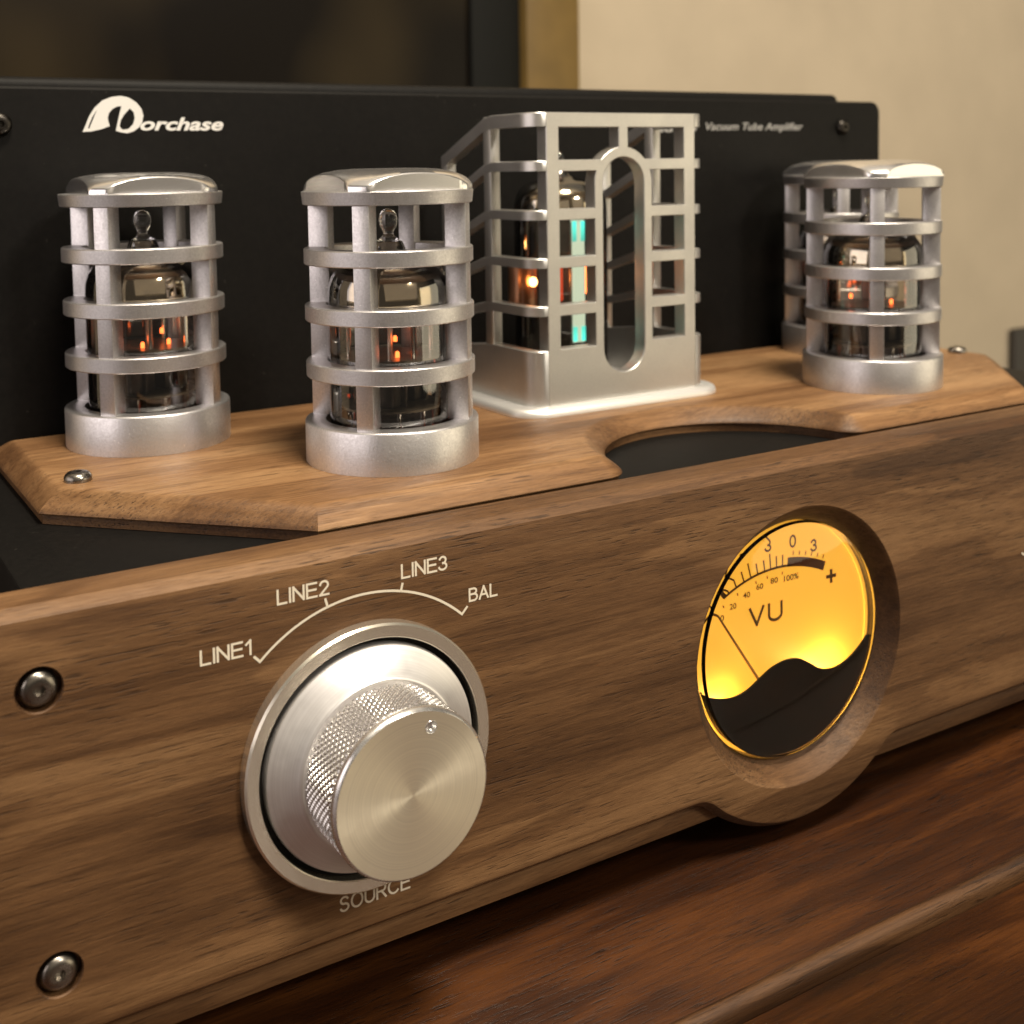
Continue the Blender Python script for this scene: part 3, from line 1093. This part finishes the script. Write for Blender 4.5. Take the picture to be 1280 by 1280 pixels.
g0 = make_guard()
t0 = make_tube()
spots = [((-UA, VA), 0, 'left end of the deck behind the corner screw', 'leftmost'),
         ((-UB, 0.0), 14, 'front left of the deck above the selector knob', 'front left'),
         ((UB, 0.0), -20, 'right of the deck beside the round cut-out', 'right'),
         ((UA, VA), 9, 'rear right, mostly hidden behind another guard', 'rear right')]
glabels = ['silver round tube guard at the left end, nearest the deck corner screw',
           'silver round tube guard standing above the selector knob, tallest in view',
           'silver round tube guard right of the round deck cut-out, against the cream wall',
           'silver round tube guard mostly hidden behind the right guard']
tlabels = ['small glowing vacuum tube inside the guard at the left end of the deck',
           'small glowing vacuum tube inside the guard above the selector knob',
           'small glowing vacuum tube inside the right guard in front of the cream wall',
           'small vacuum tube in the guard half hidden behind the right one']
for i, ((x, y), rz, _, _2) in enumerate(spots):
    g = g0 if i == 0 else copy_tree(g0)
    g.location = Vector((x, y, 0)) * S
    g['label'] = glabels[i]
    tb = t0 if i == 0 else copy_tree(t0)
    tb.location = Vector((x, y, 0)) * S
    tb.rotation_euler = (0, 0, math.radians(rz + 20))
    tb['label'] = tlabels[i]

# ------------------------------------------------------------------ tall centre guard
CV, CG, CH = 0.82, 1.317, 4.156
cg = thing('indicator_guard', 'tall silver windowed guard with a long rounded slot, in the middle of the deck', 'tube guard', (0, 2.0, 0))
CO = (0, 2.0, 0)
TH = .22            # thickness of the front face
SIDE, FRV, BKV, REAR = 1.56, 1.12, 1.98, 3.30


def plan(off=0.0, back=REAR):
    """plan of the left half wall, from the front stile to the back, as points with outward offset"""
    pts_ = [(-CG, CV), ]
    for k in range(1, 9):
        a = math.radians(90 * k / 8)
        pts_.append((-CG - (SIDE - CG + off) * math.sin(a), CV - off + (FRV - CV + off) * (1 - math.cos(a))))
    pts_.append((-SIDE - off, back))
    return pts_


# foot flange
fo = [(-CG - .05, CV - .16)] + [(-CG - .05 - .46 * math.sin(math.radians(a)), CV + .30 - .46 * math.cos(math.radians(a))) for a in (15, 30, 45, 60, 75, 90)]
foot_l = fo + [(-CG - .51, REAR + .12)]
foot = foot_l[::1]
foot_poly = foot + [(-x, y) for x, y in foot[::-1]]
# CCW order
def area(p_):
    return sum(p_[i][0] * p_[(i + 1) % len(p_)][1] - p_[(i + 1) % len(p_)][0] * p_[i][1] for i in range(len(p_))) / 2


if area(foot_poly) < 0:
    foot_poly = foot_poly[::-1]
mb = MB()
mb.plate(foot_poly, [(.10, .120), (.062, .114), (.03, .098), (.008, .066), (0, .03), (0, .003)], [], lambda a, b2, d: Vector((a, b2, d)))
mb.build('foot_flange', M['flange'], cg, CO, smooth=50)

# front face with windows and slot
rails = [(3.965, 4.156), (3.36, 3.50), (2.69, 2.825), (2.03, 2.165), (1.37, 1.505), (0.0, 0.89)]
face_outer = [(-CG, .10), (CG, .10), (CG, CH), (-CG, CH)]
SR, SO = .375, .50
st, sb = 3.675 - SO, .47 + SR
slot = arc(0, st, SR, 0, 180, 24) + arc(0, sb, SR, 180, 360, 24)
wins = []
for j in range(5):
    z1, z0 = rails[j][0], rails[j + 1][1]
    for sgn in (-1, 1):
        if j == 0:
            # top windows: bounded by the arch round the slot head
            xs = .075
            pl_ = [(CG - .20, z0), (CG - .20, z1), (xs, z1)]
            a_end = math.degrees(math.acos(xs / SO))
            z_c = st
            a_st = math.degrees(math.asin(min(1, (z0 - z_c) / SO)))
            pl_ += [q for q in arc(0, z_c, SO, a_end, a_st, 10)]
        else:
            x0_, x1_ = SO, CG - .20
            pl_ = [(x0_, z0), (x1_, z0), (x1_, z1), (x0_, z1)]
            if j == 1:
                za = st
                if z1 > za:
                    pl_ = [(x0_, z0), (x1_, z0), (x1_, z1)] + [q for q in arc(0, za, SO, math.degrees(math.asin(min(1, (z1 - za) / SO))), 0, 5)]
        if sgn < 0:
            pl_ = [(-x, z) for x, z in pl_]
        if area(pl_) < 0:
            pl_ = pl_[::-1]
        wins.append(pl_)
holes = [(slot, [(0, CV), (.012, CV + .012), (.012, CV + TH)], False)] + [(w, [(0, CV), (.008, CV + .008), (.008, CV + TH)], False) for w in wins]
mb = MB()
mb.plate(face_outer, [(.010, CV), (0, CV + .012), (0, CV + TH)], holes, lambda a, b2, d: Vector((a, d, b2)))
mb.build('front_face', M['satin'], cg, CO, smooth=30)

# side walls: rails, posts and a solid skirt, left and right
def drop(v, z):
    """rails fall towards the back behind the side post"""
    return z - max(0.0, v - BKV) * .42 * min(1.0, z / 3.0)


for sgn in (-1, 1):
    pl_ = plan()
    inn = [(-CG + .0, CV + .10)]
    for k in range(1, 9):
        a = math.radians(90 * k / 8)
        inn.append((-CG - (SIDE - .16 - CG) * math.sin(a), CV + .10 + (FRV - CV - .02) * (1 - math.cos(a))))
    inn.append((-SIDE + .16, REAR))
    # insert post position and extra points along the straight side
    def dens(q):
        o_ = q[:-1]
        x_ = q[-1][0]
        return o_ + [(x_, BKV - .12), (x_, BKV + .12), (x_, 2.45), (x_, 2.9), (x_, REAR - .1), (x_, REAR)]
    A_, B_ = dens(pl_), dens(inn)
    for z0, z1 in rails:
        mb = MB()
        zz0 = max(z0, .10)
        sec = []
        for (x, y), (xi, yi) in zip(A_, B_):
            lo, hi = (zz0 if z0 < .05 else drop(y, z0)), drop(y, z1)
            # top corner behind the post is cut down to the raked line
            sec.append([(-sgn * x, y, lo), (-sgn * x, y, hi - .012), (-sgn * (x + (xi - x) * .08), y + (yi - y) * .08, hi), (-sgn * xi, yi, hi), (-sgn * xi, yi, lo)])
        mb.loops(sec)
        mb.build('side_skirt' if z0 < .05 else 'side_rail', M['satin'], cg, CO, smooth=35)
    for y0, y1, top_ in ((BKV - .10, BKV + .10, 4.14), (REAR - .16, REAR + .02, 0)):
        mb = MB()
        zt = top_ if top_ else drop(REAR, CH) - .01
        x0_, x1_ = SIDE - .17, SIDE - .004
        mb.box(min(sgn * x0_, sgn * x1_), max(sgn * x0_, sgn * x1_), y0, y1, .5, zt, .02)
        mb.build('side_post', M['satin'], cg, CO)

# indicator tube inside it
IT = (-.12, 2.22, 0)
it = thing('indicator_tube', 'tall indicator tube with a green lit strip and orange glow, inside the tall guard', 'vacuum tube', IT)
mb = MB()
prof = [(.70, .30), (.70, 2.75), (.685, 2.92), (.63, 3.06), (.53, 3.15), (.40, 3.20), (.26, 3.23), (.16, 3.28), (.10, 3.36), (.07, 3.44), (.075, 3.52), (.06, 3.60), (.03, 3.64), (0, 3.65)]
mb.lathe(prof, 'Z', n=64)
mb.build('glass_envelope', M['tube_glass'], it, smooth=60)
mb = MB()
mb.lathe([(.675, 2.80)] + [(q[0] - .015, q[1] - .012) for q in prof if 2.76 < q[1] < 3.22], 'Z', n=64)
mb.build('getter_coating', M['getter_bright'], it, smooth=60)
mb = MB()
mb.lathe([(0, .30), (.68, .30), (.72, .27), (.72, .125), (0, .125)], 'Z', n=48)
mb.build('socket', M['ceramic'], it)
mb = MB()
mb.box(-.30, .26, .10, .40, .75, 2.6, .05)
mb.build('anode', M['anode'], it)
# the display strip faces the front, a little right of the axis
SX0, SX1, SY = -.04, .19, -.36
mb = MB()
mb.box(SX0, SX1, SY, SY + .05, .78, 2.62, .01)
ps = mb.build('display_strip', M['phosphor'], it)
for x0_, x1_ in ((SX0 + .005, SX0 + .075), (SX1 - .075, SX1 - .005)):
    for z0, z1 in ((2.30, 2.60), (.80, 1.02)):
        mb = MB()
        mb.box(x0_, x1_, SY - .012, SY + .01, z0, z1, .004)
        mb.build('lit_bar', M['phosphor_bright'], ps)
mb = MB()
mb.lathe([(0, 1.63), (.035, 1.64), (.06, 1.675), (.06, 1.73), (.035, 1.765), (0, 1.775)], 'Z', (-.52, -.02, 0), 20)
mb.build('cathode_and_added_glow', M['cathode'], it)
mb = MB()
mb.lathe([(0, 1.45), (.022, 1.46), (.022, 2.0), (0, 2.01)], 'Z', (.50, .02, 0), 14)
mb.build('cathode_and_added_glow', M['side_glow'], it)  # not a second cathode: glow added to light the right-hand rails orange
mb = MB()
mb.lathe([(.22, 1.30), (.22, 2.02)], 'Z', (-.52, .27, 0), 24)
mb.build('cathode_shield', metal("copper_tinted_shield", (0.62, 0.33, 0.20), 0.35), it)
mb = MB()
mb.lathe([(0, 1.40), (.035, 1.42), (.035, 1.95), (0, 1.97)], 'Z', (-.16, -.22, 0), 12)
mb.build('grid_rod', M['heater_dim'], it)
mb = MB()
for a in (0.3, 1.2, 2.6, 3.6, 4.4, 5.6):
    mb.tube([(.5 * math.cos(a), .5 * math.sin(a), .3), (.5 * math.cos(a), .5 * math.sin(a), 2.6)], .02, 6)
mb.build('support_wires', M['pin'], it)
